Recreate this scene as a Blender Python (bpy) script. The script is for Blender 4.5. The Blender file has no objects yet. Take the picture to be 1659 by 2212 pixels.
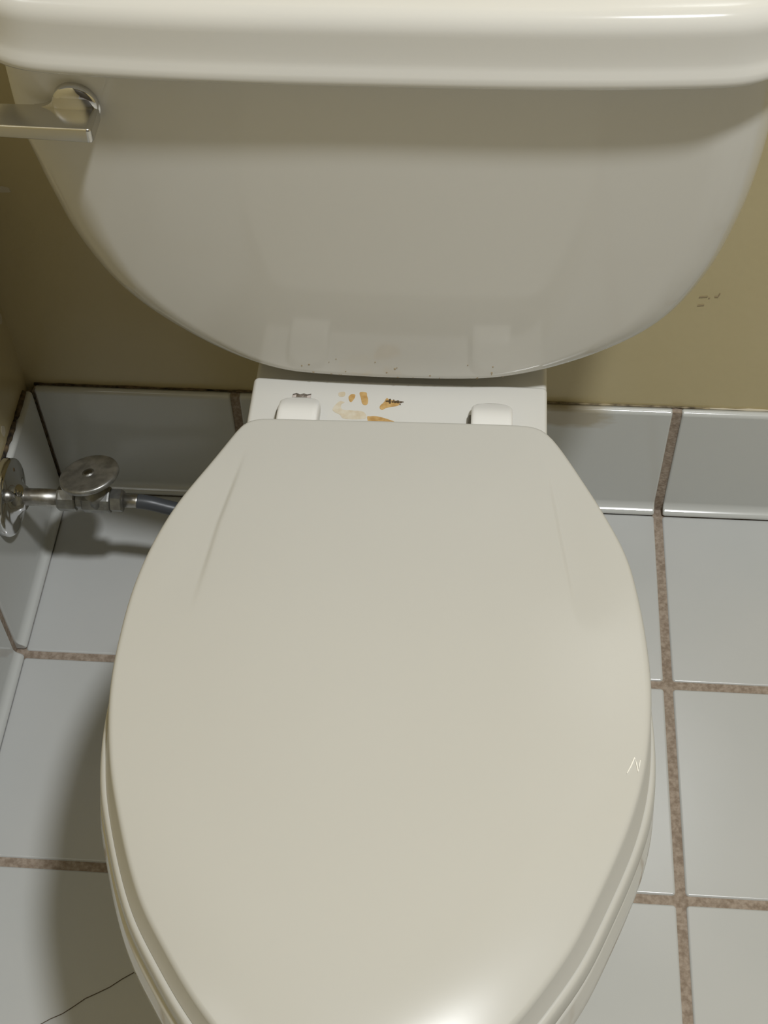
import bpy, bmesh, math, random
import numpy as np
from mathutils import Matrix, Vector

random.seed(4)
scene = bpy.context.scene
C = scene.collection

# ------------------------------------------------------------------ camera
F_PX, CAMX, CAMY, CAMZ, PITCH, YAW, ROLL = 3068.6, -0.1884, -0.8989, 1.1448, 0.6634, 0.1004, -0.0376
cam_data = bpy.data.cameras.new('camera')
cam_data.sensor_fit = 'VERTICAL'
cam_data.sensor_height = 36.0
cam_data.sensor_width = 27.0
cam_data.lens = F_PX / 2212 * 36.0
cam_data.clip_start = 0.02
cam = bpy.data.objects.new('camera', cam_data)
C.objects.link(cam)
cam.matrix_world = (Matrix.Translation((CAMX, CAMY, CAMZ)) @ Matrix.Rotation(YAW, 4, 'Z')
                    @ Matrix.Rotation(PITCH, 4, 'X') @ Matrix.Rotation(ROLL, 4, 'Z'))
scene.camera = cam

# ------------------------------------------------------------------ world, lamp, exposure
world = bpy.data.worlds.new('world')
scene.world = world
world.use_nodes = True
world.node_tree.nodes['Background'].inputs[0].default_value = (0.9, 0.95, 1.0, 1)
world.node_tree.nodes['Background'].inputs[1].default_value = 0.05
lamp_data = bpy.data.lights.new('ceiling_lamp', 'AREA')
lamp_data.shape = 'DISK'
lamp_data.size = 0.17
lamp_data.energy = 32
lamp_data.color = (0.945, 0.97, 0.985)
lamp = bpy.data.objects.new('ceiling_lamp', lamp_data)
lamp.location = (0.29, -0.86, 2.37)
C.objects.link(lamp)
scene.view_settings.view_transform = 'Standard'
scene.view_settings.look = 'None'
scene.view_settings.exposure = 0.0
scene.view_settings.gamma = 1.0
scene.view_settings.use_curve_mapping = False

# ------------------------------------------------------------------ materials
def new_mat(name, col, rough=0.4, metal=0.0, spec=0.5, coat=0.0):
    m = bpy.data.materials.new(name)
    m.use_nodes = True
    b = m.node_tree.nodes['Principled BSDF']
    b.inputs['Base Color'].default_value = (*col, 1)
    b.inputs['Roughness'].default_value = rough
    b.inputs['Metallic'].default_value = metal
    b.inputs['Specular IOR Level'].default_value = spec
    b.inputs['Coat Weight'].default_value = coat
    return m

def add_noise_colour(m, c1, c2, scale, detail=4, lo=0.35, hi=0.65):
    nt = m.node_tree; b = nt.nodes['Principled BSDF']
    tc = nt.nodes.new('ShaderNodeTexCoord')
    n = nt.nodes.new('ShaderNodeTexNoise'); n.inputs['Scale'].default_value = scale; n.inputs['Detail'].default_value = detail
    r = nt.nodes.new('ShaderNodeValToRGB')
    r.color_ramp.elements[0].position = lo; r.color_ramp.elements[0].color = (*c1, 1)
    r.color_ramp.elements[1].position = hi; r.color_ramp.elements[1].color = (*c2, 1)
    nt.links.new(tc.outputs['Object'], n.inputs['Vector'])
    nt.links.new(n.outputs['Fac'], r.inputs['Fac'])
    nt.links.new(r.outputs['Color'], b.inputs['Base Color'])
    return r

def add_bump(m, scale, strength, dist=0.001, detail=2):
    nt = m.node_tree; b = nt.nodes['Principled BSDF']
    tc = nt.nodes.new('ShaderNodeTexCoord')
    n = nt.nodes.new('ShaderNodeTexNoise'); n.inputs['Scale'].default_value = scale; n.inputs['Detail'].default_value = detail
    bp = nt.nodes.new('ShaderNodeBump'); bp.inputs['Strength'].default_value = strength; bp.inputs['Distance'].default_value = dist
    nt.links.new(tc.outputs['Object'], n.inputs['Vector'])
    nt.links.new(n.outputs['Fac'], bp.inputs['Height'])
    nt.links.new(bp.outputs['Normal'], b.inputs['Normal'])

M = {}
M['porcelain'] = new_mat('porcelain', (.69, .68, .645), 0.10, spec=.5)
M['lid_plastic'] = new_mat('lid_plastic', (.56, .55, .515), 0.26, spec=.45)
add_noise_colour(M['lid_plastic'], (.555, .545, .508), (.565, .556, .521), 5, 3)
add_bump(M['lid_plastic'], 14, .05, .002)
M['hinge_plastic'] = new_mat('hinge_plastic', (.84, .83, .80), 0.30)
M['tile'] = new_mat('tile', (.56, .57, .56), 0.20)
add_noise_colour(M['tile'], (.55, .56, .55), (.575, .58, .57), 6, 3)
add_bump(M['tile'], 260, .05, .0006)
M['base_tile'] = new_mat('base_tile', (.62, .63, .61), 0.12)
add_bump(M['base_tile'], 20, .03, .001)
# brown stain at the top edge of one base tile
M['base_tile_stained'] = M['base_tile'].copy()
def stain_mask(m, centre, radii, col):
    nt = m.node_tree; b = nt.nodes['Principled BSDF']
    tc = nt.nodes.new('ShaderNodeTexCoord')
    mp = nt.nodes.new('ShaderNodeMapping'); mp.vector_type = 'TEXTURE'
    mp.inputs['Location'].default_value = centre; mp.inputs['Scale'].default_value = radii
    n = nt.nodes.new('ShaderNodeTexNoise'); n.inputs['Scale'].default_value = 1.5; n.inputs['Detail'].default_value = 5
    mix = nt.nodes.new('ShaderNodeMix'); mix.data_type = 'RGBA'; mix.blend_type = 'LINEAR_LIGHT'; mix.inputs[0].default_value = .6
    ln = nt.nodes.new('ShaderNodeVectorMath'); ln.operation = 'LENGTH'
    rp = nt.nodes.new('ShaderNodeMapRange'); rp.inputs[1].default_value = .55; rp.inputs[2].default_value = 1.0
    rp.inputs[3].default_value = .55; rp.inputs[4].default_value = 0
    cm = nt.nodes.new('ShaderNodeMix'); cm.data_type = 'RGBA'
    nt.links.new(tc.outputs['Object'], mp.inputs[0]); nt.links.new(mp.outputs[0], n.inputs['Vector'])
    nt.links.new(mp.outputs[0], mix.inputs[6]); nt.links.new(n.outputs['Color'], mix.inputs[7])
    nt.links.new(mix.outputs[2], ln.inputs[0]); nt.links.new(ln.outputs[1], rp.inputs[0])
    nt.links.new(rp.outputs[0], cm.inputs[0])
    cm.inputs[6].default_value = b.inputs['Base Color'].default_value; cm.inputs[7].default_value = (*col, 1)
    nt.links.new(cm.outputs[2], b.inputs['Base Color'])
stain_mask(M['base_tile_stained'], (.008, .01, .1390), (.046, .1, .020), (.37, .28, .12))
M['grout'] = new_mat('grout', (.34, .27, .21), 0.9, spec=.2)
add_noise_colour(M['grout'], (.27, .21, .16), (.42, .345, .28), 260, 5)
add_bump(M['grout'], 420, .6, .001)
M['paint'] = new_mat('paint', (.56, .475, .27), 0.27, spec=.5)
add_noise_colour(M['paint'], (.55, .465, .26), (.57, .485, .28), 9, 4)
add_bump(M['paint'], 130, .12, .0015, 3)
M['dark_low_bounce'] = new_mat('dark_low_bounce', (.07, .06, .045), 0.5)  # unseen front wall is coloured dark to cut bounce light on the tank
M['white_paint'] = new_mat('white_paint', (.66, .65, .60), 0.7)
M['plaster'] = new_mat('plaster', (.62, .56, .43), 0.8)
M['caulk'] = new_mat('caulk', (.30, .24, .15), 0.8)
add_noise_colour(M['caulk'], (.10, .075, .045), (.42, .35, .22), 90, 5)
M['mould'] = new_mat('mould', (.05, .035, .02), 0.9)
add_noise_colour(M['mould'], (.012, .010, .008), (.17, .12, .065), 120, 5)
M['chrome'] = new_mat('chrome', (.74, .74, .75), 0.06, metal=1)
M['satin_chrome'] = new_mat('satin_chrome', (.66, .65, .62), 0.22, metal=1)
M['dull_metal'] = new_mat('dull_metal', (.36, .36, .345), 0.50, metal=1)
add_noise_colour(M['dull_metal'], (.29, .29, .28), (.41, .41, .39), 130, 6)
add_bump(M['dull_metal'], 300, .12, .0008, 4)
M['handle_metal'] = new_mat('handle_metal', (.46, .46, .44), 0.40, metal=.85)
add_noise_colour(M['handle_metal'], (.33, .33, .32), (.54, .54, .52), 110, 6)
add_bump(M['handle_metal'], 260, .12, .0008, 4)
M['pipe_metal'] = new_mat('pipe_metal', (.50, .49, .46), 0.40, metal=1)
add_noise_colour(M['pipe_metal'], (.40, .385, .35), (.58, .57, .54), 150, 5)
M['hose'] = new_mat('hose', (.060, .066, .075), 0.38)
M['screw'] = new_mat('screw', (.25, .25, .24), 0.35, metal=1)
M['stain'] = new_mat('stain', (.55, .34, .12), 0.45)
add_noise_colour(M['stain'], (.47, .27, .085), (.62, .41, .17), 220, 4)
M['pale_stain'] = new_mat('pale_stain', (.66, .585, .45), 0.45)
add_noise_colour(M['pale_stain'], (.62, .53, .385), (.69, .63, .51), 220, 4)
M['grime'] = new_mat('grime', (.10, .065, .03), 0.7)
M['spot'] = new_mat('spot', (.36, .28, .17), 0.5)
M['foil'] = new_mat('foil', (.36, .32, .29), 0.62, metal=1)
M['pale_mark'] = new_mat('pale_mark', (.92, .90, .84), 0.3)
M['cap_shade'] = new_mat('cap_shade', (.2, .19, .17), 0.6)

# ------------------------------------------------------------------ helpers
def link(name, verts, faces, mat, parent=None, smooth=True, wn=False, sharp=None):
    me = bpy.data.meshes.new(name)
    me.from_pydata([tuple(map(float, v)) for v in verts], [], [tuple(map(int, f)) for f in faces])
    bm = bmesh.new(); bm.from_mesh(me)
    bmesh.ops.remove_doubles(bm, verts=bm.verts, dist=1e-6)
    bmesh.ops.recalc_face_normals(bm, faces=bm.faces)
    bm.to_mesh(me); bm.free()
    if sharp is not None:
        me.set_sharp_from_angle(angle=math.radians(sharp))
    if smooth and sharp is None:
        me.polygons.foreach_set('use_smooth', [True] * len(me.polygons))
    me.materials.append(mat)
    o = bpy.data.objects.new(name, me)
    C.objects.link(o)
    if parent is not None:
        o.parent = parent
        o.matrix_parent_inverse = parent.matrix_world.inverted()
    if wn:
        md = o.modifiers.new('wn', 'WEIGHTED_NORMAL'); md.weight = 100; md.keep_sharp = False
    return o

def empty(name, loc, label, cat):
    o = bpy.data.objects.new(name, None)
    o.empty_display_size = .05
    o.location = loc
    C.objects.link(o)
    bpy.context.view_layer.update()
    o['label'] = label; o['category'] = cat
    return o

def structure(o):
    o['kind'] = 'structure'
    return o

def loft(rings, cap0=True, cap1=True):
    n = len(rings[0]); V = []; Fc = []
    for r in rings: V.extend(r)
    for i in range(len(rings) - 1):
        for j in range(n):
            k = (j + 1) % n
            Fc.append((i * n + j, i * n + k, (i + 1) * n + k, (i + 1) * n + j))
    if cap0: Fc.append(tuple(range(n - 1, -1, -1)))
    if cap1: Fc.append(tuple(range((len(rings) - 1) * n, len(rings) * n)))
    return V, Fc

def frame(axis):
    a = Vector(axis).normalized()
    t = Vector((0, 0, 1)) if abs(a.z) < .9 else Vector((1, 0, 0))
    u = a.cross(t).normalized(); v = a.cross(u).normalized()
    return a, u, v

def lathe(origin, axis, prof, n=32, mod=None):
    """profile of (along, radius)"""
    a, u, v = frame(axis); o = Vector(origin); rings = []
    for h, r in prof:
        ring = []
        for j in range(n):
            t = 2 * math.pi * j / n
            rr = r * (mod(t, h) if mod else 1)
            ring.append(o + a * h + u * rr * math.cos(t) + v * rr * math.sin(t))
        rings.append(ring)
    return loft(rings)

def tube(pts, r, n=16):
    P = [Vector(p) for p in pts]; rings = []
    up = Vector((0, 0, 1))
    for i, p in enumerate(P):
        d = (P[min(i + 1, len(P) - 1)] - P[max(i - 1, 0)]).normalized()
        u = d.cross(up).normalized(); v = u.cross(d).normalized()
        rr = r[i] if isinstance(r, (list, tuple)) else r
        rings.append([p + u * rr * math.cos(2 * math.pi * j / n) + v * rr * math.sin(2 * math.pi * j / n) for j in range(n)])
    return loft(rings)

def catmull(P, m=12, closed=True):
    P = np.array(P, float); n = len(P); out = []
    rng = range(n) if closed else range(n - 1)
    for i in rng:
        if closed:
            p0, p1, p2, p3 = P[(i - 1) % n], P[i], P[(i + 1) % n], P[(i + 2) % n]
        else:
            p0, p1, p2, p3 = P[max(i - 1, 0)], P[i], P[i + 1], P[min(i + 2, n - 1)]
        for k in range(m):
            t = k / m
            out.append(.5 * ((2 * p1) + (p2 - p0) * t + (2 * p0 - 5 * p1 + 4 * p2 - p3) * t * t + (3 * p1 - p0 - 3 * p2 + p3) * t ** 3))
    if not closed: out.append(P[-1])
    return np.array(out)

def resample(P, n, closed=True):
    Q = np.vstack([P, P[:1]]) if closed else P
    d = np.r_[0, np.cumsum(np.linalg.norm(np.diff(Q, axis=0), axis=1))]
    s = np.linspace(0, d[-1], n + 1)[:n] if closed else np.linspace(0, d[-1], n)
    return np.stack([np.interp(s, d, Q[:, k]) for k in range(Q.shape[1])], 1)

def smooth_closed(P, it):
    for _ in range(it):
        P = .5 * P + .25 * (np.roll(P, 1, 0) + np.roll(P, -1, 0))
    return P

def offset(P, d):
    """push a closed counter-clockwise 2D outline outward by d"""
    t = np.roll(P, -1, 0) - np.roll(P, 1, 0)
    t /= np.linalg.norm(t, axis=1)[:, None] + 1e-12
    nrm = np.stack([t[:, 1], -t[:, 0]], 1)
    return P + nrm * d

def ccw(P):
    a = np.sum(P[:, 0] * np.roll(P[:, 1], -1) - np.roll(P[:, 0], -1) * P[:, 1])
    return P if a > 0 else P[::-1].copy()

def ring3(P, z):
    return [(p[0], p[1], z) for p in P]

def dist_to_poly(Q, P, closed=True):
    A = P; B = np.roll(P, -1, 0)
    if not closed: A, B = P[:-1], P[1:]
    best = np.full(len(Q), 1e9)
    for a, b in zip(A, B):
        ab = b - a; L = ab @ ab
        if L < 1e-16: continue
        t = np.clip(((Q - a) @ ab) / L, 0, 1)
        best = np.minimum(best, np.linalg.norm(Q - (a + t[:, None] * ab), axis=1))
    return best

def sstep(x):
    x = np.clip(x, 0, 1); return x * x * (3 - 2 * x)

def rounded_box(x0, x1, y0, y1, z0, z1, r, skip_bottom=True, corner=None, seg=3):
    """box with rounded top edges and rounded vertical corners"""
    c = corner if corner is not None else r
    def rect(i, z):
        P = []
        cc = max(c - i, .0002)
        for cx, cy, a0 in ((x1 - i - cc, y1 - i - cc, 0), (x0 + i + cc, y1 - i - cc, 90), (x0 + i + cc, y0 + i + cc, 180), (x1 - i - cc, y0 + i + cc, 270)):
            for k in range(seg + 1):
                a = math.radians(a0 + 90 * k / seg)
                P.append((cx + cc * math.cos(a), cy + cc * math.sin(a), z))
        return P
    rings = [rect(0, z0)]
    for k in range(seg + 1):
        a = math.pi / 2 * k / seg
        rings.append(rect(r * (1 - math.cos(a)), z1 - r + r * math.sin(a)))
    return loft(rings)

# ------------------------------------------------------------------ room shell
P = .2096                  # tile pitch
J = .008                   # joint width
D1 = .198                  # first floor joint in front of the wall
LX = -.6075                # face of the left base tiles
H = .1470                  # base tile height
WL, WR, WB, WF, WH = -.6240, 1.60, .017, -2.25, 2.42
FY = .008                  # face of the base tiles behind their cove nose

def slab(name, x0, x1, y0, y1, z0, z1, mat):
    V = [(x, y, z) for z in (z0, z1) for y in (y0, y1) for x in (x0, x1)]
    F = [(0, 2, 3, 1), (4, 5, 7, 6), (0, 1, 5, 4), (2, 6, 7, 3), (0, 4, 6, 2), (1, 3, 7, 5)]
    return structure(link(name, V, F, mat, smooth=False))

floor = slab('floor', WL, WR, WF, WB, -.08, -.0016, M['grout'])
ceiling = slab('ceiling', WL - .1, WR + .1, WF - .1, WB + .1, WH, WH + .08, M['white_paint'])
wall_back = slab('wall_back', WL - .1, WR + .1, WB, WB + .1, -.08, WH, M['paint'])
wall_left = slab('wall_left', WL - .1, WL, WF, WB, -.08, WH, M['paint'])
wall_right = slab('wall_right', WR, WR + .1, WF, WB, -.08, WH, M['paint'])
unseen_wall_front = slab('unseen_wall_front', WL - .1, WR + .1, WF - .1, WF, -.08, WH, M['dark_low_bounce'])

# floor tiles: each one an object, sharing mesh data between alike sizes
tile_mesh = {}
def floor_tile(x0, x1, y0, y1):
    w, d = round(x1 - x0, 4), round(y1 - y0, 4)
    if (w, d) not in tile_mesh:
        V, Fc = rounded_box(-w / 2, w / 2, -d / 2, d / 2, -.006, 0, .0022, corner=.003, seg=2)
        o = link('floor_tile', V, Fc, M['tile'], floor, wn=True)
        tile_mesh[(w, d)] = o
    else:
        o = tile_mesh[(w, d)].copy()
        C.objects.link(o)
        o.parent = floor
    o.location = ((x0 + x1) / 2, (y0 + y1) / 2, random.uniform(-.0003, .0003))
    o.rotation_euler = (random.uniform(-.0012, .0012), random.uniform(-.0012, .0012), 0)
    return o

ycuts = [.0015] + [-D1 - k * P for k in range(10)]
xcuts = [-2 * P + .005] + [k * P for k in range(-1, 9)]
cracked = None
for iy in range(len(ycuts) - 1):
    ya = ycuts[iy] - (J / 2 if iy else 0); yb = ycuts[iy + 1] + J / 2
    cells = [(LX - .0015, xcuts[0] - J / 2)]
    cells += [(xcuts[k] + J / 2, xcuts[k + 1] - J / 2) for k in range(len(xcuts) - 1) if xcuts[k] + J < WR]
    for xa, xb in cells:
        xb = min(xb, WR - .002)
        if xb - xa < .01: continue
        t = floor_tile(xa, xb, yb, ya)
        if iy == 2 and xa < -.5: cracked = t

# hairline crack in the bottom-left tile
def ribbon(pts, w, th, up=(0, 0, 1)):
    """thin strip with thickness lying on a surface"""
    up = Vector(up); V = []; Fc = []
    Pp = [Vector(p) for p in pts]
    for i, p in enumerate(Pp):
        d = (Pp[min(i + 1, len(Pp) - 1)] - Pp[max(i - 1, 0)]).normalized()
        s = d.cross(up).normalized()
        ww = w[i] if isinstance(w, (list, tuple)) else w
        V += [p - s * ww / 2, p + s * ww / 2, p + s * ww / 2 + up * th, p - s * ww / 2 + up * th]
    for i in range(len(Pp) - 1):
        a, b = i * 4, i * 4 + 4
        for k in range(4):
            Fc.append((a + k, a + (k + 1) % 4, b + (k + 1) % 4, b + k))
    n = (len(Pp) - 1) * 4
    Fc += [(3, 2, 1, 0), (n, n + 1, n + 2, n + 3)]
    return V, Fc
bpy.context.view_layer.update()
cr = [(-.4481 + (-.5124 + .4481) * t + .0006 * math.sin(9 * t), -.4968 + (-.5412 + .4968) * t + .0008 * math.sin(14 * t), .0001) for t in np.linspace(-.25, 1.5, 14)]
o = link('crack', *ribbon(cr, .0005, .0004), M['grime'], cracked, smooth=False)
o['label'] = 'hairline crack across the tile'

# base tiles on the back wall and the left wall
def base_strip(name):
    e = bpy.data.objects.new(name, None); C.objects.link(e)
    return e
RB = .0075
def base_tile_mesh(w, mat):
    """tile standing along +x, face towards -y, from z=.002 to H, cushion edges"""
    prof = [(.016, .0006), (.0012, .0006), (.0002, .0016), (0, .0030), (.0006, .0046), (.0020, .0058)]
    for k in range(7):                      # concave cove up into the face
        a = math.radians(14 + 76 * k / 6)
        prof.append((.0008 + .0072 * math.sin(a), .0148 - .0088 * math.cos(a)))
    prof.append((FY, .03))
    r2 = .0042
    for k in range(5):
        a = math.pi / 2 * k / 4
        prof.append((FY + r2 * (1 - math.cos(a)), H - r2 + r2 * math.sin(a)))
    prof.append((.016, H))
    rings = []
    for x, ins in ((-w / 2, .0018), (-w / 2 + .0006, .0006), (-w / 2 + .002, 0), (w / 2 - .002, 0), (w / 2 - .0006, .0006), (w / 2, .0018)):
        rings.append([(x, y + ins if y < .015 else y, min(z, H - ins)) for y, z in prof])
    return loft(rings)

backing = structure(link('baseboard_back', *(lambda V, F: (V, F))(
    [(x, y, z) for z in (-.002, H - .0015) for y in (FY + .0022, WB) for x in (LX - FY, WR)],
    [(0, 2, 3, 1), (4, 5, 7, 6), (0, 1, 5, 4), (2, 6, 7, 3), (0, 4, 6, 2), (1, 3, 7, 5)]), M['grout'], smooth=False))
backing_left = structure(link('baseboard_left', 
    [(x, y, z) for z in (-.002, H - .0015) for y in (WF, FY) for x in (WL, LX - FY - .0022)],
    [(0, 2, 3, 1), (4, 5, 7, 6), (0, 1, 5, 4), (2, 6, 7, 3), (0, 4, 6, 2), (1, 3, 7, 5)], M['grout'], smooth=False))
JB = .0086
def put_base(x0, x1, mat):
    V, Fc = base_tile_mesh(x1 - x0, mat)
    o = link('base_tile', V, Fc, mat, backing, wn=True)
    o.location = ((x0 + x1) / 2, 0, 0)
    return o
put_base(LX - FY + .0012, -2 * P - JB / 2, M['base_tile'])
for k in range(-2, 7):
    put_base(k * P + JB / 2, (k + 1) * P - JB / 2, M['base_tile_stained'] if k == -1 else M['base_tile'])
put_base(7 * P + JB / 2, WR - .002, M['base_tile'])
def put_base_left(y0, y1):
    V, Fc = base_tile_mesh(y1 - y0, None)
    o = link('base_tile', V, Fc, M['base_tile'], backing_left, wn=True)
    o.rotation_euler = (0, 0, math.pi / 2)
    o.location = (LX, (y0 + y1) / 2, 0)
    return o
yc = [FY - .001, -D1 + .0008] + [-D1 - k * P for k in range(1, 10)]
for k in range(len(yc) - 1):
    put_base_left(yc[k + 1] + JB / 2, yc[k] - (JB / 2 if k else 0))

# caulk / grime beads where paint meets the tiles
def bead(name, pts, r, mat, parent, seed=1):
    rnd = random.Random(seed)
    Pp = []
    for i in range(len(pts) - 1):
        a, b = Vector(pts[i]), Vector(pts[i + 1]); n = max(2, int((b - a).length / .006))
        for k in range(n): Pp.append(a.lerp(b, k / n))
    Pp.append(Vector(pts[-1]))
    rr = [r * rnd.uniform(.55, 1.35) for _ in Pp]
    a, u, v = frame((Pp[-1] - Pp[0]))
    rings = []
    for p, q in zip(Pp, rr):
        rings.append([p + u * q * math.cos(2 * math.pi * j / 7) + v * q * math.sin(2 * math.pi * j / 7) for j in range(7)])
    return link(name, *loft(rings), mat, parent)
bead('caulk_bead', [(LX - FY, WB - .001, H + .0002), (-.30, WB - .001, H + .0002), (-.13, WB - .001, H)], .0011, M['mould'], backing, 2)
bead('caulk_bead', [(-.13, WB - .001, H), (.03, WB - .001, H)], .0010, M['caulk'], backing, 3)
bead('caulk_bead', [(.03, WB - .001, H), (WR, WB - .001, H)], .0013, M['plaster'], backing, 4)
bead('caulk_bead', [(WL + .001, .004, H + .001), (WL + .001, -.5, H + .001)], .0026, M['mould'], backing_left, 5)
bead('caulk_bead', [(LX - FY - .0005, FY + .0003, .012), (LX - FY - .0005, FY + .0003, H)], .0008, M['mould'], backing_left, 6)

# wall chips and scratches
def patch(name, pts, mat, parent, origin, u, v, th):
    """irregular flat patch: pts in (u, v) metres round the origin, raised by th"""
    u, v = Vector(u), Vector(v); n = u.cross(v).normalized(); o = Vector(origin)
    Q = catmull(pts, 4)
    top = [o + u * a + v * b + n * th for a, b in Q]; bot = [o + u * a + v * b for a, b in Q]
    return link(name, *loft([bot, top]), mat, parent, smooth=False)
def chip_outline(s, fu, fv, seed):
    rnd = random.Random(seed)
    return [(s * fu * rnd.uniform(.7, 1.3) * math.cos(t), s * fv * rnd.uniform(.7, 1.3) * math.sin(t)) for t in np.linspace(0, 2 * math.pi, 9)[:-1]]
patch('paint_chip', chip_outline(.006, 1.2, .55, 21), M['plaster'], wall_back, (-.5900, WB, .3833), (1, 0, 0), (0, 0, 1), .0005)
patch('paint_chip', chip_outline(.006, .6, .9, 22), M['plaster'], wall_left, (WL, .0060, .2440), (0, 1, 0), (0, 0, 1), .0005)
patch('paint_chip', chip_outline(.006, .7, 1.2, 23), M['plaster'], wall_left, (WL, -.0605, .1640), (0, 1, 0), (0, 0, 1), .0005)
for (x0, z0, x1, z1) in ((-.0005, .2875, .0065, .2885), (.0075, .287, .0088, .2868), (.0125, .2885, .0155, .2885), (.0155, .2890, .0165, .2925), (-.0005, .2775, .005, .2785)):
    link('scratch', *ribbon([(x0, WB - .0003, z0), (x1, WB - .0003, z1)], .0008, .0004, (0, -1, 0)), M['grime'] if 0 else M['spot'], wall_back, smooth=False)

# ------------------------------------------------------------------ toilet
XC = -.2455
toilet = empty('toilet', (XC, -.3, 0), 'white two-piece toilet with closed cream seat lid on white tiled floor', 'toilet')

# --- outlines (metres, plan view)
Lp = [(-.3471, -.2539), (-.3527, -.2653), (-.3637, -.2887), (-.3825, -.3279), (-.3938, -.3628), (-.4003, -.3995), (-.4020, -.4378), (-.4012, -.4674), (-.3974, -.4957), (-.3906, -.5256), (-.383, -.5485), (-.3716, -.5786), (-.3592, -.6046), (-.3440, -.6266), (-.328, -.6479), (-.3114, -.6664)]
Rp = [(-.1440, -.2502), (-.1340, -.2626), (-.1188, -.2903), (-.1019, -.3246), (-.0887, -.3574), (-.0826, -.3892), (-.0791, -.4197), (-.0776, -.4490), (-.0789, -.4773), (-.0825, -.5046), (-.0890, -.5310), (-.0982, -.5566), (-.1103, -.5841), (-.1242, -.6131), (-.1393, -.6361), (-.1547, -.6565)]
back = [(-.150, -.2495), (-.175, -.2492), (-.245, -.2500), (-.315, -.2514), (-.338, -.2519)]
front = [(-.292, -.6830), (-.268, -.6960), (-.232, -.7020), (-.200, -.6950), (-.176, -.6780)]
outline = catmull(Lp + front + Rp[::-1] + back, 8)
outline = resample(outline, 420)
outline = smooth_closed(outline, 12)
outline = ccw(outline)
start = np.argmin((outline[:, 0] - XC) ** 2 + (outline[:, 1] + .25) ** 2)
outline = np.roll(outline, -start, 0)

# --- seat lid : a fine grid with rounded edge and two creases
ZL = .4150
def lid_grid():
    ymax, ymin = outline[:, 1].max() - 1e-5, outline[:, 1].min() + 1e-5
    nr, nc = 210, 230
    i_f = np.argmin(outline[:, 1]); i_b = np.argmax(outline[:, 1])
    n = len(outline)
    idx1 = [(i_b + k) % n for k in range((i_f - i_b) % n + 1)]
    idx2 = [(i_f + k) % n for k in range((i_b - i_f) % n + 1)]
    A, B = outline[idx1], outline[idx2][::-1]
    V = []
    for i in range(nr):
        a = .5 * (1 - math.cos(math.pi * i / (nr - 1)))
        y = ymax + (ymin - ymax) * a
        def cross(Q):
            yy = np.minimum.accumulate(Q[:, 1])
            return np.interp(-y, -yy + np.arange(len(yy)) * 1e-10, Q[:, 0])
        xa, xb = sorted((cross(A), cross(B)))
        for j in range(nc):
            u = -1 + 2 * j / (nc - 1)
            t = .55 * u + .45 * math.sin(u * math.pi / 2)
            V.append(((xa + xb) / 2 + (xb - xa) / 2 * t, y))
    V = np.array(V)
    d = dist_to_poly(V, outline[::2])
    R = .0035
    e = np.clip(d, 0, R)
    z = ZL - R + np.sqrt(np.maximum(R * R - (R - e) ** 2, 0))
    # slight crown, rolled front lip
    z += .0015 * sstep(d / .09)
    fr = sstep((-V[:, 1] - .50) / .15)
    z += .0048 * fr - (.0008 + .0082 * fr) * np.clip(1 - d / (.040 + .015 * fr), 0, 1) ** 2
    # creases: raised centre panel ending in a crisp step on both sides
    for pts, side in ((((-.3400, -.262), (-.3434, -.2865), (-.3531, -.3462), (-.3601, -.4149), (-.3630, -.455)), -1),
                      (((-.1410, -.262), (-.1388, -.2902), (-.1314, -.342), (-.1204, -.4109), (-.113, -.455)), 1)):
        q = np.array(pts); yy = V[:, 1]
        cx = np.interp(-yy, -q[:, 1], q[:, 0])
        s = (V[:, 0] - cx) * side          # >0 outside
        amp = sstep((-yy - .275) / .05) * (1 - sstep((-yy - .37) / (.055 if side < 0 else .05)))
        drop = .0013 if side < 0 else .0016
        wid = .0035
        z -= drop * amp * sstep((s + wid / 2) / wid) * (1 - sstep((s - wid / 2) / .030))
        z -= .0004 * amp * np.exp(-(s / .0018) ** 2)
    F = []
    for i in range(nr - 1):
        for j in range(nc - 1):
            a = i * nc + j
            F.append((a, a + 1, a + nc + 1, a + nc))
    VV = [(x, y, zz) for (x, y), zz in zip(V, z)]
    # skirt and underside
    loop = [j for j in range(nc)] + [i * nc + nc - 1 for i in range(1, nr)] + [(nr - 1) * nc + j for j in range(nc - 2, -1, -1)] + [i * nc for i in range(nr - 2, 0, -1)]
    base = len(VV)
    on = offset(outline, 1.0) - outline                    # unit normals; the skirt flares out round the front
    for k in loop:
        x, y = VV[k][0], VV[k][1]
        q = np.argmin((outline[:, 0] - x) ** 2 + (outline[:, 1] - y) ** 2)
        f = .0052 * float(sstep((-y - .43) / .13))
        VV.append((x + on[q, 0] * f, y + on[q, 1] * f, .3992))
    m = len(loop)
    for k in range(m):
        F.append((loop[k], loop[(k + 1) % m], base + (k + 1) % m, base + k))
    F.append(tuple(base + k for k in range(m)))
    return VV, F
lid = link('seat_lid', *lid_grid(), M['lid_plastic'], toilet, sharp=38)
lid['label'] = 'closed cream seat lid'

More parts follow.
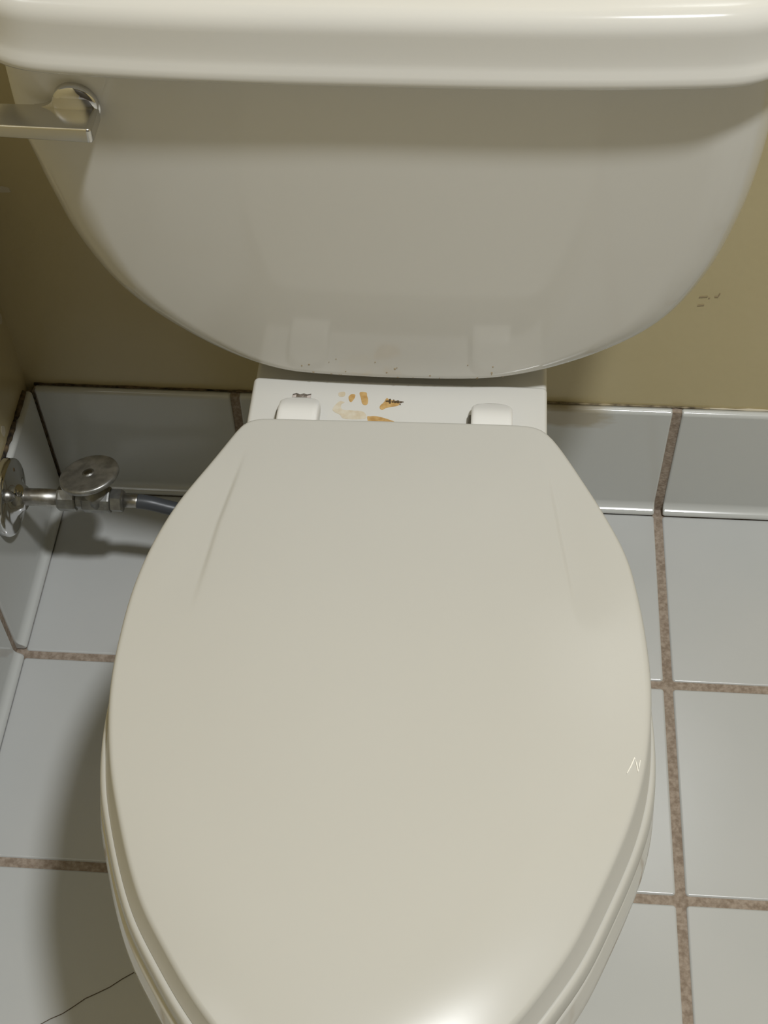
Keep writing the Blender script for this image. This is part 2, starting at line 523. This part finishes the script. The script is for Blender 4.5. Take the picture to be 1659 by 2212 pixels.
# --- seat ring under the lid
def seat_ring():
    o = outline[::2].copy()
    o[:, 1] -= .002 * sstep((-o[:, 1] - .25) / .12)
    inn = np.array([-.238, -.47]) + (o - np.array([-.238, -.47])) * .62
    g = sstep((-o[:, 1] - .40) / .14)[:, None]
    base = offset(o, -.002)
    def off(d): return base + (offset(o, d) - base) * g
    rings = [ring3(inn, .3835), ring3(off(.0070), .3835), ring3(off(.0092), .3845), ring3(off(.0095), .3865), ring3(off(.0084), .3940)]
    for a in (25, 50, 75, 90):
        a = math.radians(a)
        rings.append(ring3(off(.0079 - .0035 * (1 - math.cos(a))), .3950 + .0035 * math.sin(a)))
    rings += [ring3(inn, .3985), ring3(inn, .3835)]
    return loft(rings, False, False)
seat = link('toilet_seat', *seat_ring(), M['lid_plastic'], toilet, sharp=50)

# --- bowl (rim, body, pedestal, rear deck)
def bowl_mesh():
    o = outline[::2].copy()
    g = sstep((-o[:, 1] - .40) / .14)
    o = o + (offset(o, .0098) - o) * g[:, None]
    o[:, 1] -= .0045 * g
    o[:, 0] -= .0012 * g
    cen = np.array([-.240, -.44])
    def sc(s, sy, cy, z, ins=0):
        q = offset(o, -ins)
        c2 = np.array([cen[0], cy])
        return ring3(c2 + (q - cen) * np.array([s, sy]), z)
    rings = [sc(.70, .70, -.44, .350), sc(.72,   .72, -.44, .3825, 0)]
    for k in range(6):
        a = math.pi / 2 * (1 - k / 5)
        rings.append(ring3(offset(o, -.005 * (1 - math.cos(a))), .3765 + .0055 * math.sin(a)))
    rings += [ring3(offset(o, .0022), .366), ring3(offset(o, .0034), .354), ring3(offset(o, .0022), .344), ring3(offset(o, -.002), .336), sc(.93, .94, -.435, .325), sc(.86, .88, -.425, .28), sc(.74, .77, -.40, .22),
              sc(.62, .68, -.36, .15), sc(.56, .66, -.34, .09), sc(.56, .68, -.33, .04), sc(.60, .72, -.33, .012), sc(.605, .725, -.33, .0004)]
    return loft(rings, True, True)
bowl = link('bowl', *bowl_mesh(), M['porcelain'], toilet)

ZD = .380
def deck_mesh():
    V, F = rounded_box(-.3535, -.1372, -.31, -.1815, .300, ZD, .0035, corner=.004, seg=5)
    return V, F
deck = link('deck', *deck_mesh(), M['porcelain'], toilet)
shelf = link('tank_shelf', *rounded_box(-.3535, -.1372, -.190, -.035, .30, .3745, .004, corner=.006, seg=4), M['porcelain'], toilet)
ped = link('trapway', *rounded_box(-.320, -.172, -.30, -.075, .0004, .310, .02, corner=.05, seg=5), M['porcelain'], toilet)

# --- hinge caps
def hinge_cap(xc, yb):
    w, n, m = .0146, 13, 15
    V = []
    rows = np.linspace(0, 1, m)
    for a in rows:
        y = yb - a * .034
        # plan: rear corners rounded
        rr = .0088
        dy = a * .034
        hw = w if dy > rr else w - rr + math.sqrt(max(rr * rr - (rr - dy) ** 2, 0))
        zt = ZD + .0050 + .0105 * math.sin(min(dy / .026, 1) * math.pi / 2)
        for j in range(n):
            t = math.sin((-1 + 2 * j / (n - 1)) * math.pi / 2)
            ed = (1 - abs(t)) * hw
            z = zt - .002 + math.sqrt(max(.002 ** 2 - (.002 - min(ed, .002)) ** 2, 0))
            V.append((xc + hw * t, y, z))
    F = []
    for i in range(m - 1):
        for j in range(n - 1):
            a = i * n + j
            F.append((a, a + 1, a + n + 1, a + n))
    loop = [j for j in range(n)] + [i * n + n - 1 for i in range(1, m)] + [(m - 1) * n + j for j in range(n - 2, -1, -1)] + [i * n for i in range(m - 2, 0, -1)]
    b = len(V)
    for k in loop: V.append((V[k][0], V[k][1], ZD - .0003))
    q = len(loop)
    for k in range(q): F.append((loop[k], loop[(k + 1) % q], b + (k + 1) % q, b + k))
    F.append(tuple(range(b, b + q)))
    return V, F
for xc, yb in ((-.3152, -.2058), (-.1772, -.2050)):
    hc = link('hinge_cap', *hinge_cap(xc, yb), M['hinge_plastic'], toilet)
    hc['label'] = 'white plastic hinge cap'
    # dark strip standing in for the shaded gap beside the cap
    link('cap_side_shade', *rounded_box(xc - .0172, xc - .0120, yb - .036, yb - .0105, ZD - .0003, ZD + .0045, .0015, corner=.002), M['cap_shade'], toilet, smooth=False)

# --- tank
U = [(-.4825, .715), (-.4850, .655), (-.4872, .5996), (-.4830, .5638), (-.4785, .5375), (-.4707, .5029), (-.4549, .4654), (-.4322, .4377), (-.4012, .4158), (-.3687, .4006), (-.3351, .3916), (-.3008, .3888), (-.2496, .3878), (-.199, .3888), (-.1655, .3916), (-.1325, .3973), (-.1002, .4073), (-.0694, .4239), (-.0467, .4484), (-.0303, .4854), (-.0213, .5239), (-.0168, .557), (-.0150, .5996), (-.0165, .655), (-.0185, .715)]
Uc = catmull(U, 10, closed=False)
TX = -.2515
def tank_face_y(x, z):
    q = np.array([[x, z]])
    d = dist_to_poly(q, Uc, closed=False)[0]
    return float(face_depth(q[:, 0], q[:, 1], np.array([d]))[0])
def face_depth(x, z, d):
    dx = np.abs(x - TX)
    R = .010 + .034 * sstep((dx - .06) / .15)
    face = -.1920 + .010 * (dx / .24) ** 2 - .018 * (z - .40) / .25
    e = np.clip(d, 0, R)
    return face + R - np.sqrt(np.maximum(R * R - (R - e) ** 2, 0))
def tank_mesh():
    nr, nc = 130, 200
    ib = np.argmin(Uc[:, 1]); A, B = Uc[:ib + 1], Uc[ib:]
    zb, zt = Uc[ib, 1] + 2e-5, .674
    V = []
    for i in range(nr):
        a = (i / (nr - 1)) ** 2.0
        z = zb + (zt - zb) * a
        xa = np.interp(z, A[::-1, 1], A[::-1, 0]); xb = np.interp(z, B[:, 1], B[:, 0])
        for j in range(nc):
            u = -1 + 2 * j / (nc - 1)
            t = .45 * u + .55 * math.sin(u * math.pi / 2)
            V.append(((xa + xb) / 2 + (xb - xa) / 2 * t, z))
    V = np.array(V)
    d = dist_to_poly(V, Uc, closed=False)
    y = face_depth(V[:, 0], V[:, 1], d)
    VV = [(a[0], b, a[1]) for a, b in zip(V, y)]
    F = []
    for i in range(nr - 1):
        for j in range(nc - 1):
            a = i * nc + j
            F.append((a, a + 1, a + nc + 1, a + nc))
    loop = [j for j in range(nc)] + [i * nc + nc - 1 for i in range(1, nr)] + [(nr - 1) * nc + j for j in range(nc - 2, -1, -1)] + [i * nc for i in range(nr - 2, 0, -1)]
    m = len(loop)
    prev = loop
    for f, yy in ((.03, None), (.5, None), (1, None)):
        b = len(VV)
        for k in loop:
            x, y0, z = VV[k]
            s = 1 - .10 * f
            VV.append((TX + (x - TX) * s, y0 + (-.012 - y0) * f, .56 + (z - .56) * s if z < .56 else z))
        for k in range(m):
            F.append((prev[k], prev[(k + 1) % m], b + (k + 1) % m, b + k))
        prev = [b + k for k in range(m)]
    F.append(tuple(prev))
    return VV, F
tank = link('tank', *tank_mesh(), M['porcelain'], toilet)
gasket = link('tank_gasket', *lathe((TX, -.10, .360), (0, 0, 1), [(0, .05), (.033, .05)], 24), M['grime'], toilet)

# --- tank lid : profile swept round a bow-fronted outline
def tank_lid():
    hw, c = .2495, .055
    y0, y1 = -.2310, -.006
    Q = []
    for cx, cy, a0, cc in ((TX + hw - .02, y1 - .02, 0, .02), (TX - hw + .02, y1 - .02, 90, .02), (TX - hw + c, y0 + c, 180, c), (TX + hw - c, y0 + c, 270, c)):
        for k in range(13):
            a = math.radians(a0 + 90 * k / 12)
            Q.append((cx + cc * math.cos(a), cy + cc * math.sin(a)))
    Q = resample(np.array(Q), 260)
    w = np.clip((-.10 - Q[:, 1]) / .1, 0, 1)
    Q[:, 1] += .014 * ((np.abs(Q[:, 0] - TX) / hw) ** 3) * w
    Q = ccw(smooth_closed(Q, 3))
    prof = [(.012, .6565), (.004, .6545), (.0015, .6550), (.0003, .6570), (0, .6595), (.0008, .6625), (.0024, .6655), (.0034, .6690), (.0040, .6740), (.0046, .6800)]
    for k in range(9):
        a = math.pi / 2 * k / 8
        prof.append((.0048 + .0130 * (1 - math.cos(a)), .6845 + .0135 * math.sin(a)))
    rings = [ring3(offset(Q, -i), z + .0130) for i, z in prof]
    cen = Q.mean(0)
    last = np.array(rings[-1])[:, :2]
    for s, z in ((.97, .7116), (.9, .7126), (.7, .7131), (.35, .7133), (.05, .7133)):
        rings.append(ring3(cen + (last - cen) * s, z))
    return loft(rings)
tank_lid_o = link('tank_lid', *tank_lid(), M['porcelain'], toilet)

# --- flush handle
HX, HZ = -.4326, .6349
fy = tank_face_y(HX, HZ)
handle = link('flush_handle', *lathe((HX + .004, fy + .003, HZ - .003), (0, -1, 0), [(0, .0105), (.0050, .0105), (.0060, .0095), (.0061, .0)], 40), M['chrome'], toilet)
handle['label'] = 'chrome flush handle'
YB = fy - .0065
def boss():
    prof = [(-.002, .0138), (.0045, .0138), (.0056, .0133), (.0064, .0122), (.0070, .0100), (.0075, .0060), (.0077, .0)]
    return lathe((HX, fy, HZ), (0, -1, 0), prof, 40)
link('pivot_boss', *boss(), M['chrome'], handle)
def lever():
    # cross-sections from the boss end (+x) to the tip (-x)
    secs = []
    for t in np.linspace(0, 1, 20):
        x = HX + .0138 - t * .098
        top = HZ - .0005 + (.0075 * math.exp(-((x - (HX - .019)) / .006) ** 2) if x < HX - .0150 else 0) * 0
        hh = .0102 - .002 * t
        yb = YB + .004 + .0005 * t; yf = YB - .0200 + .003 * t
        e = .0014
        if t == 0: e2 = .0016
        z0, z1 = top - hh, top
        i = .0014 if t == 0 else 0
        sec = [(yf + e + i, z0 + i), (yb - e - i, z0 + i), (yb - i, z0 + e + i), (yb - i, z1 - e - i), (yb - e - i, z1 - i), (yf + e + i, z1 - i), (yf + i + .0004, z1 - .0004 - i), (yf + i, z1 - e - i), (yf + i, z0 + e + i)]
        secs.append([(x, y, z) for y, z in sec])
        if t == 0:
            x2 = x - .0014
            sec = [(yf + e, z0), (yb - e, z0), (yb, z0 + e), (yb, z1 - e), (yb - e, z1), (yf + e, z1), (yf + .0004, z1 - .0004), (yf, z1 - e), (yf, z0 + e)]
            secs.append([(x2, y, z) for y, z in sec])
            secs.append([(x2 - .002, y, z) for y, z in sec])
    return loft(secs)
link('lever', *lever(), M['satin_chrome'], handle, wn=True)
# concave fillet between boss and lever
def fillet():
    rings = []
    for yy in (YB + .0006, YB + .0042):
        r = []
        for k in range(9):
            a = math.pi / 2 * k / 8
            r.append((HX - .0120 - .013 * (1 - math.cos(a)) , yy, HZ - .001 + .0075 * (1 - math.sin(a))))
        r.append((HX - .025, yy, HZ - .004)); r.append((HX - .008, yy, HZ - .004)); r.append((HX - .008, yy, HZ + .0068))
        rings.append(r)
    return loft(rings)
link('lever_fillet', *fillet(), M['satin_chrome'], handle, smooth=False)

# --- stains and marks on the toilet
st = {
 'a': (M['pale_stain'], [(-.28924, -.19571), (-.28554, -.1944), (-.28426, -.19605), (-.28508, -.199), (-.2885, -.19917)]),
 'b': (M['stain'], [(-.28163, -.19912), (-.2797, -.19652), (-.27709, -.19686), (-.27706, -.19976), (-.27832, -.20271), (-.27946, -.20439), (-.28088, -.20284)]),
 'c': (M['stain'], [(-.27389, -.19450), (-.26917, -.19430), (-.26822, -.19758), (-.26718, -.20158), (-.26738, -.20563), (-.26921, -.20675), (-.27126, -.20525), (-.2724, -.20069)]),
 'd': (M['stain'], [(-.25375, -.19907), (-.25151, -.20052), (-.24456, -.20219), (-.24496, -.20595), (-.25101, -.2078), (-.25431, -.20928), (-.25633, -.21081), (-.25815, -.20918), (-.25791, -.20659), (-.25559, -.20332)]),
 'e': (M['pale_stain'], [(-.28805, -.20412), (-.28414, -.20473), (-.28612, -.20656), (-.28624, -.21001), (-.28391, -.21218), (-.27792, -.21245), (-.2702, -.2131), (-.26734, -.21705), (-.26838, -.21993), (-.2772, -.22094), (-.28406, -.22015), (-.28647, -.21687), (-.29097, -.21425), (-.29214, -.21088)]),
 'f': (M['stain'], [(-.26657, -.21871), (-.26433, -.21746), (-.26012, -.21714), (-.25494, -.21841), (-.25017, -.22015), (-.24619, -.22276), (-.250, -.2300), (-.262, -.2300)]),
}
for k, (m, pts) in st.items():
    o = patch('stain', pts, m, toilet, (0, 0, ZD - .0001), (1, 0, 0), (0, 1, 0), .0003)
    o['label'] = 'faint tan stain' if m is M['pale_stain'] else 'orange-brown stain'
# dark crumbs on the right-hand stain
for (x, y, a, b) in ((-.2528, -.2024, .0018, .0006), (-.25118, -.2010, .0007, .0009), (-.25106, -.2032, .0008, .0013), (-.2492, -.2029, .0008, .0007), (-.2474, -.2028, .0011, .0009), (-.2455, -.2027, .0012, .0011), (-.2432, -.2027, .0008, .0006), (-.2421, -.2026, .0009, .0003), (-.2485, -.2012, .0005, .0004), (-.2436, -.2049, .0004, .0005)):
    pts = [(a * math.cos(t) * random.uniform(.8, 1.2), b * math.sin(t) * random.uniform(.8, 1.2)) for t in np.linspace(0, 2 * math.pi, 8)[:-1]]
    patch('grime_speck', pts, M['grime'], toilet, (x, y, ZD), (1, 0, 0), (0, 1, 0), .0007)
# N-shaped pale mark laid on the lid, nick at the lid rim
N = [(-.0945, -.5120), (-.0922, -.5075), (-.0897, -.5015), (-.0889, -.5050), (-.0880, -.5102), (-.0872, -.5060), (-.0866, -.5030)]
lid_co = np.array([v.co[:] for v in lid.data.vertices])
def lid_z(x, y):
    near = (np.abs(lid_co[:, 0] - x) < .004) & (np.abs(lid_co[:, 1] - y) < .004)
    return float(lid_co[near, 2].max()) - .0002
link('n_mark', *ribbon([(x, y, lid_z(x, y)) for x, y in N], [.0004, .0007, .0008, .0006, .0010, .0006, .0004], .0006), M['pale_mark'], lid, smooth=False)
# dried drops low on the tank face
rnd = random.Random(8)
V, Fc = [], []
for k in range(24):
    x = rnd.uniform(-.325, -.17); z = .3935 + .020 * rnd.random() ** 1.5
    y = tank_face_y(x, z); r = rnd.uniform(.0004, .0010)
    v, f = lathe((x, y + .0002, z), (0, -1, 0), [(0, r), (.0004, r * .8), (.0006, r * .2)], 7)
    Fc += [tuple(i + len(V) for i in q) for q in f]; V += list(v)
o = link('dried_drops', V, Fc, M['spot'], tank)
o['kind'] = 'stuff'
for (x, z) in ((-.4300, .6120), (-.3960, .6630)):
    y = tank_face_y(x, z)
    link('nick', *lathe((x, y + .0002, z), (0, -1, 0), [(0, .0008), (.0004, .0006)], 7), M['grime'], tank)

# bent scrap of foil behind the left hinge cap
V, F = [], []
zz = [.0020, .0022, .0042, .0012, .0022, .0020]
for i, x in enumerate(np.linspace(-.3226, -.3092, 6)):
    y = -.2002 + (.0006 if i % 2 else -.0004)
    V += [(x, y - .0018, ZD + .0003), (x, y, ZD + zz[i] * .55), (x, y + .0018, ZD + .0006), (x, y + .0016, ZD), (x, y - .0016, ZD)]
for i in range(5):
    for k in range(5):
        F.append((i * 5 + k, i * 5 + (k + 1) % 5, i * 5 + 5 + (k + 1) % 5, i * 5 + 5 + k))
F += [(4, 3, 2, 1, 0), (25, 26, 27, 28, 29)]
foil = link('foil_scrap', V, F, M['foil'], None, smooth=False)
foil['label'] = 'tiny crinkled silver scrap on the toilet deck behind the left hinge cap'
foil['category'] = 'scrap'

# ------------------------------------------------------------------ stop valve on the left wall
VY, VZ = -.115, .1375
FL = LX - FY
valve = empty('stop_valve', (LX, VY, VZ), 'grey metal stop valve with oval handle, piped from left wall to the hose', 'valve')
fl = link('wall_flange', *lathe((FL + .0002, VY, VZ - .002), (1, 0, 0), [(0, .0365), (.0060, .0365), (.0078, .0355), (.0088, .0335), (.0100, .0260), (.0125, .0170), (.0165, .0125), (.0195, .0110), (.0195, .0)], 48), M['chrome'], valve)
for sy, sz in ((.014, .020), (-.010, -.024)):
    link('flange_hole', *lathe((FL + .0088, VY + sy, VZ + sz), (1, 0, 0), [(0, .0026), (.0012, .0026), (.0016, .0018)], 12), M['grime'], fl)
link('supply_pipe', *lathe((FL + .008, VY, VZ), (1, 0, 0), [(0, .0082), (.050, .0082)], 28), M['pipe_metal'], valve)
body = link('valve_body', *lathe((-.5660, VY, VZ), (1, 0, 0), [(0, .0085), (.001, .0112), (.003, .0120), (.0165, .0120), (.0178, .0112), (.0182, .0090), (.0235, .0090), (.0240, .0112), (.0252, .0122), (.0480, .0122), (.0495, .0115), (.0505, .0095), (.0520, .0095)], 8, None), M['dull_metal'], valve, smooth=False)
nh = Vector((-.15, .20, .95)).normalized()
cx = Vector((-.5285, VY, VZ))
link('valve_stem', *lathe(cx - nh * .002, nh, [(0, .0120), (.012, .0115), (.0135, .0085), (.019, .0085), (.020, .0055), (.034, .0055)], 20), M['dull_metal'], valve)
wheel = link('valve_handle', *lathe(cx + nh * .0245, nh, [(0, .0), (0, .0235), (.0012, .0262), (.0032, .0275), (.0056, .0272), (.0066, .0260), (.0068, .0235), (.0070, .010), (.0070, .0)], 56), M['handle_metal'], valve)
wheel['label'] = 'worn grey round handle'
sc = link('handle_screw', *lathe(cx + nh * .0308, nh, [(0, .0042), (.0010, .0042), (.0016, .0034), (.0017, .0)], 20), M['screw'], wheel)
link('compression_nut', *lathe((-.5172, VY, VZ), (1, 0, 0), [(0, .0085), (.0012, .0095), (.0018, .0112), (.0110, .0112), (.0120, .0098), (.0124, .0070)], 6), M['dull_metal'], valve, smooth=False)
link('ferrule', *lathe((-.5058, VY, VZ), (1, 0, 0), [(0, .0064), (.0125, .0060), (.0150, .0064), (.0152, .005)], 20), M['pipe_metal'], valve)
hp = catmull([(-.4925, VY, VZ), (-.480, VY, VZ - .0022), (-.462, VY, VZ - .0085), (-.440, VY, VZ - .014), (-.405, VY + .004, VZ - .008), (-.372, VY + .010, VZ + .020), (-.352, VY + .015, VZ + .07), (-.345, VY + .018, VZ + .12), (-.343, VY + .02, .297)], 8, closed=False)
link('supply_hose', *tube([tuple(p) for p in hp], .0068), M['hose'], valve)
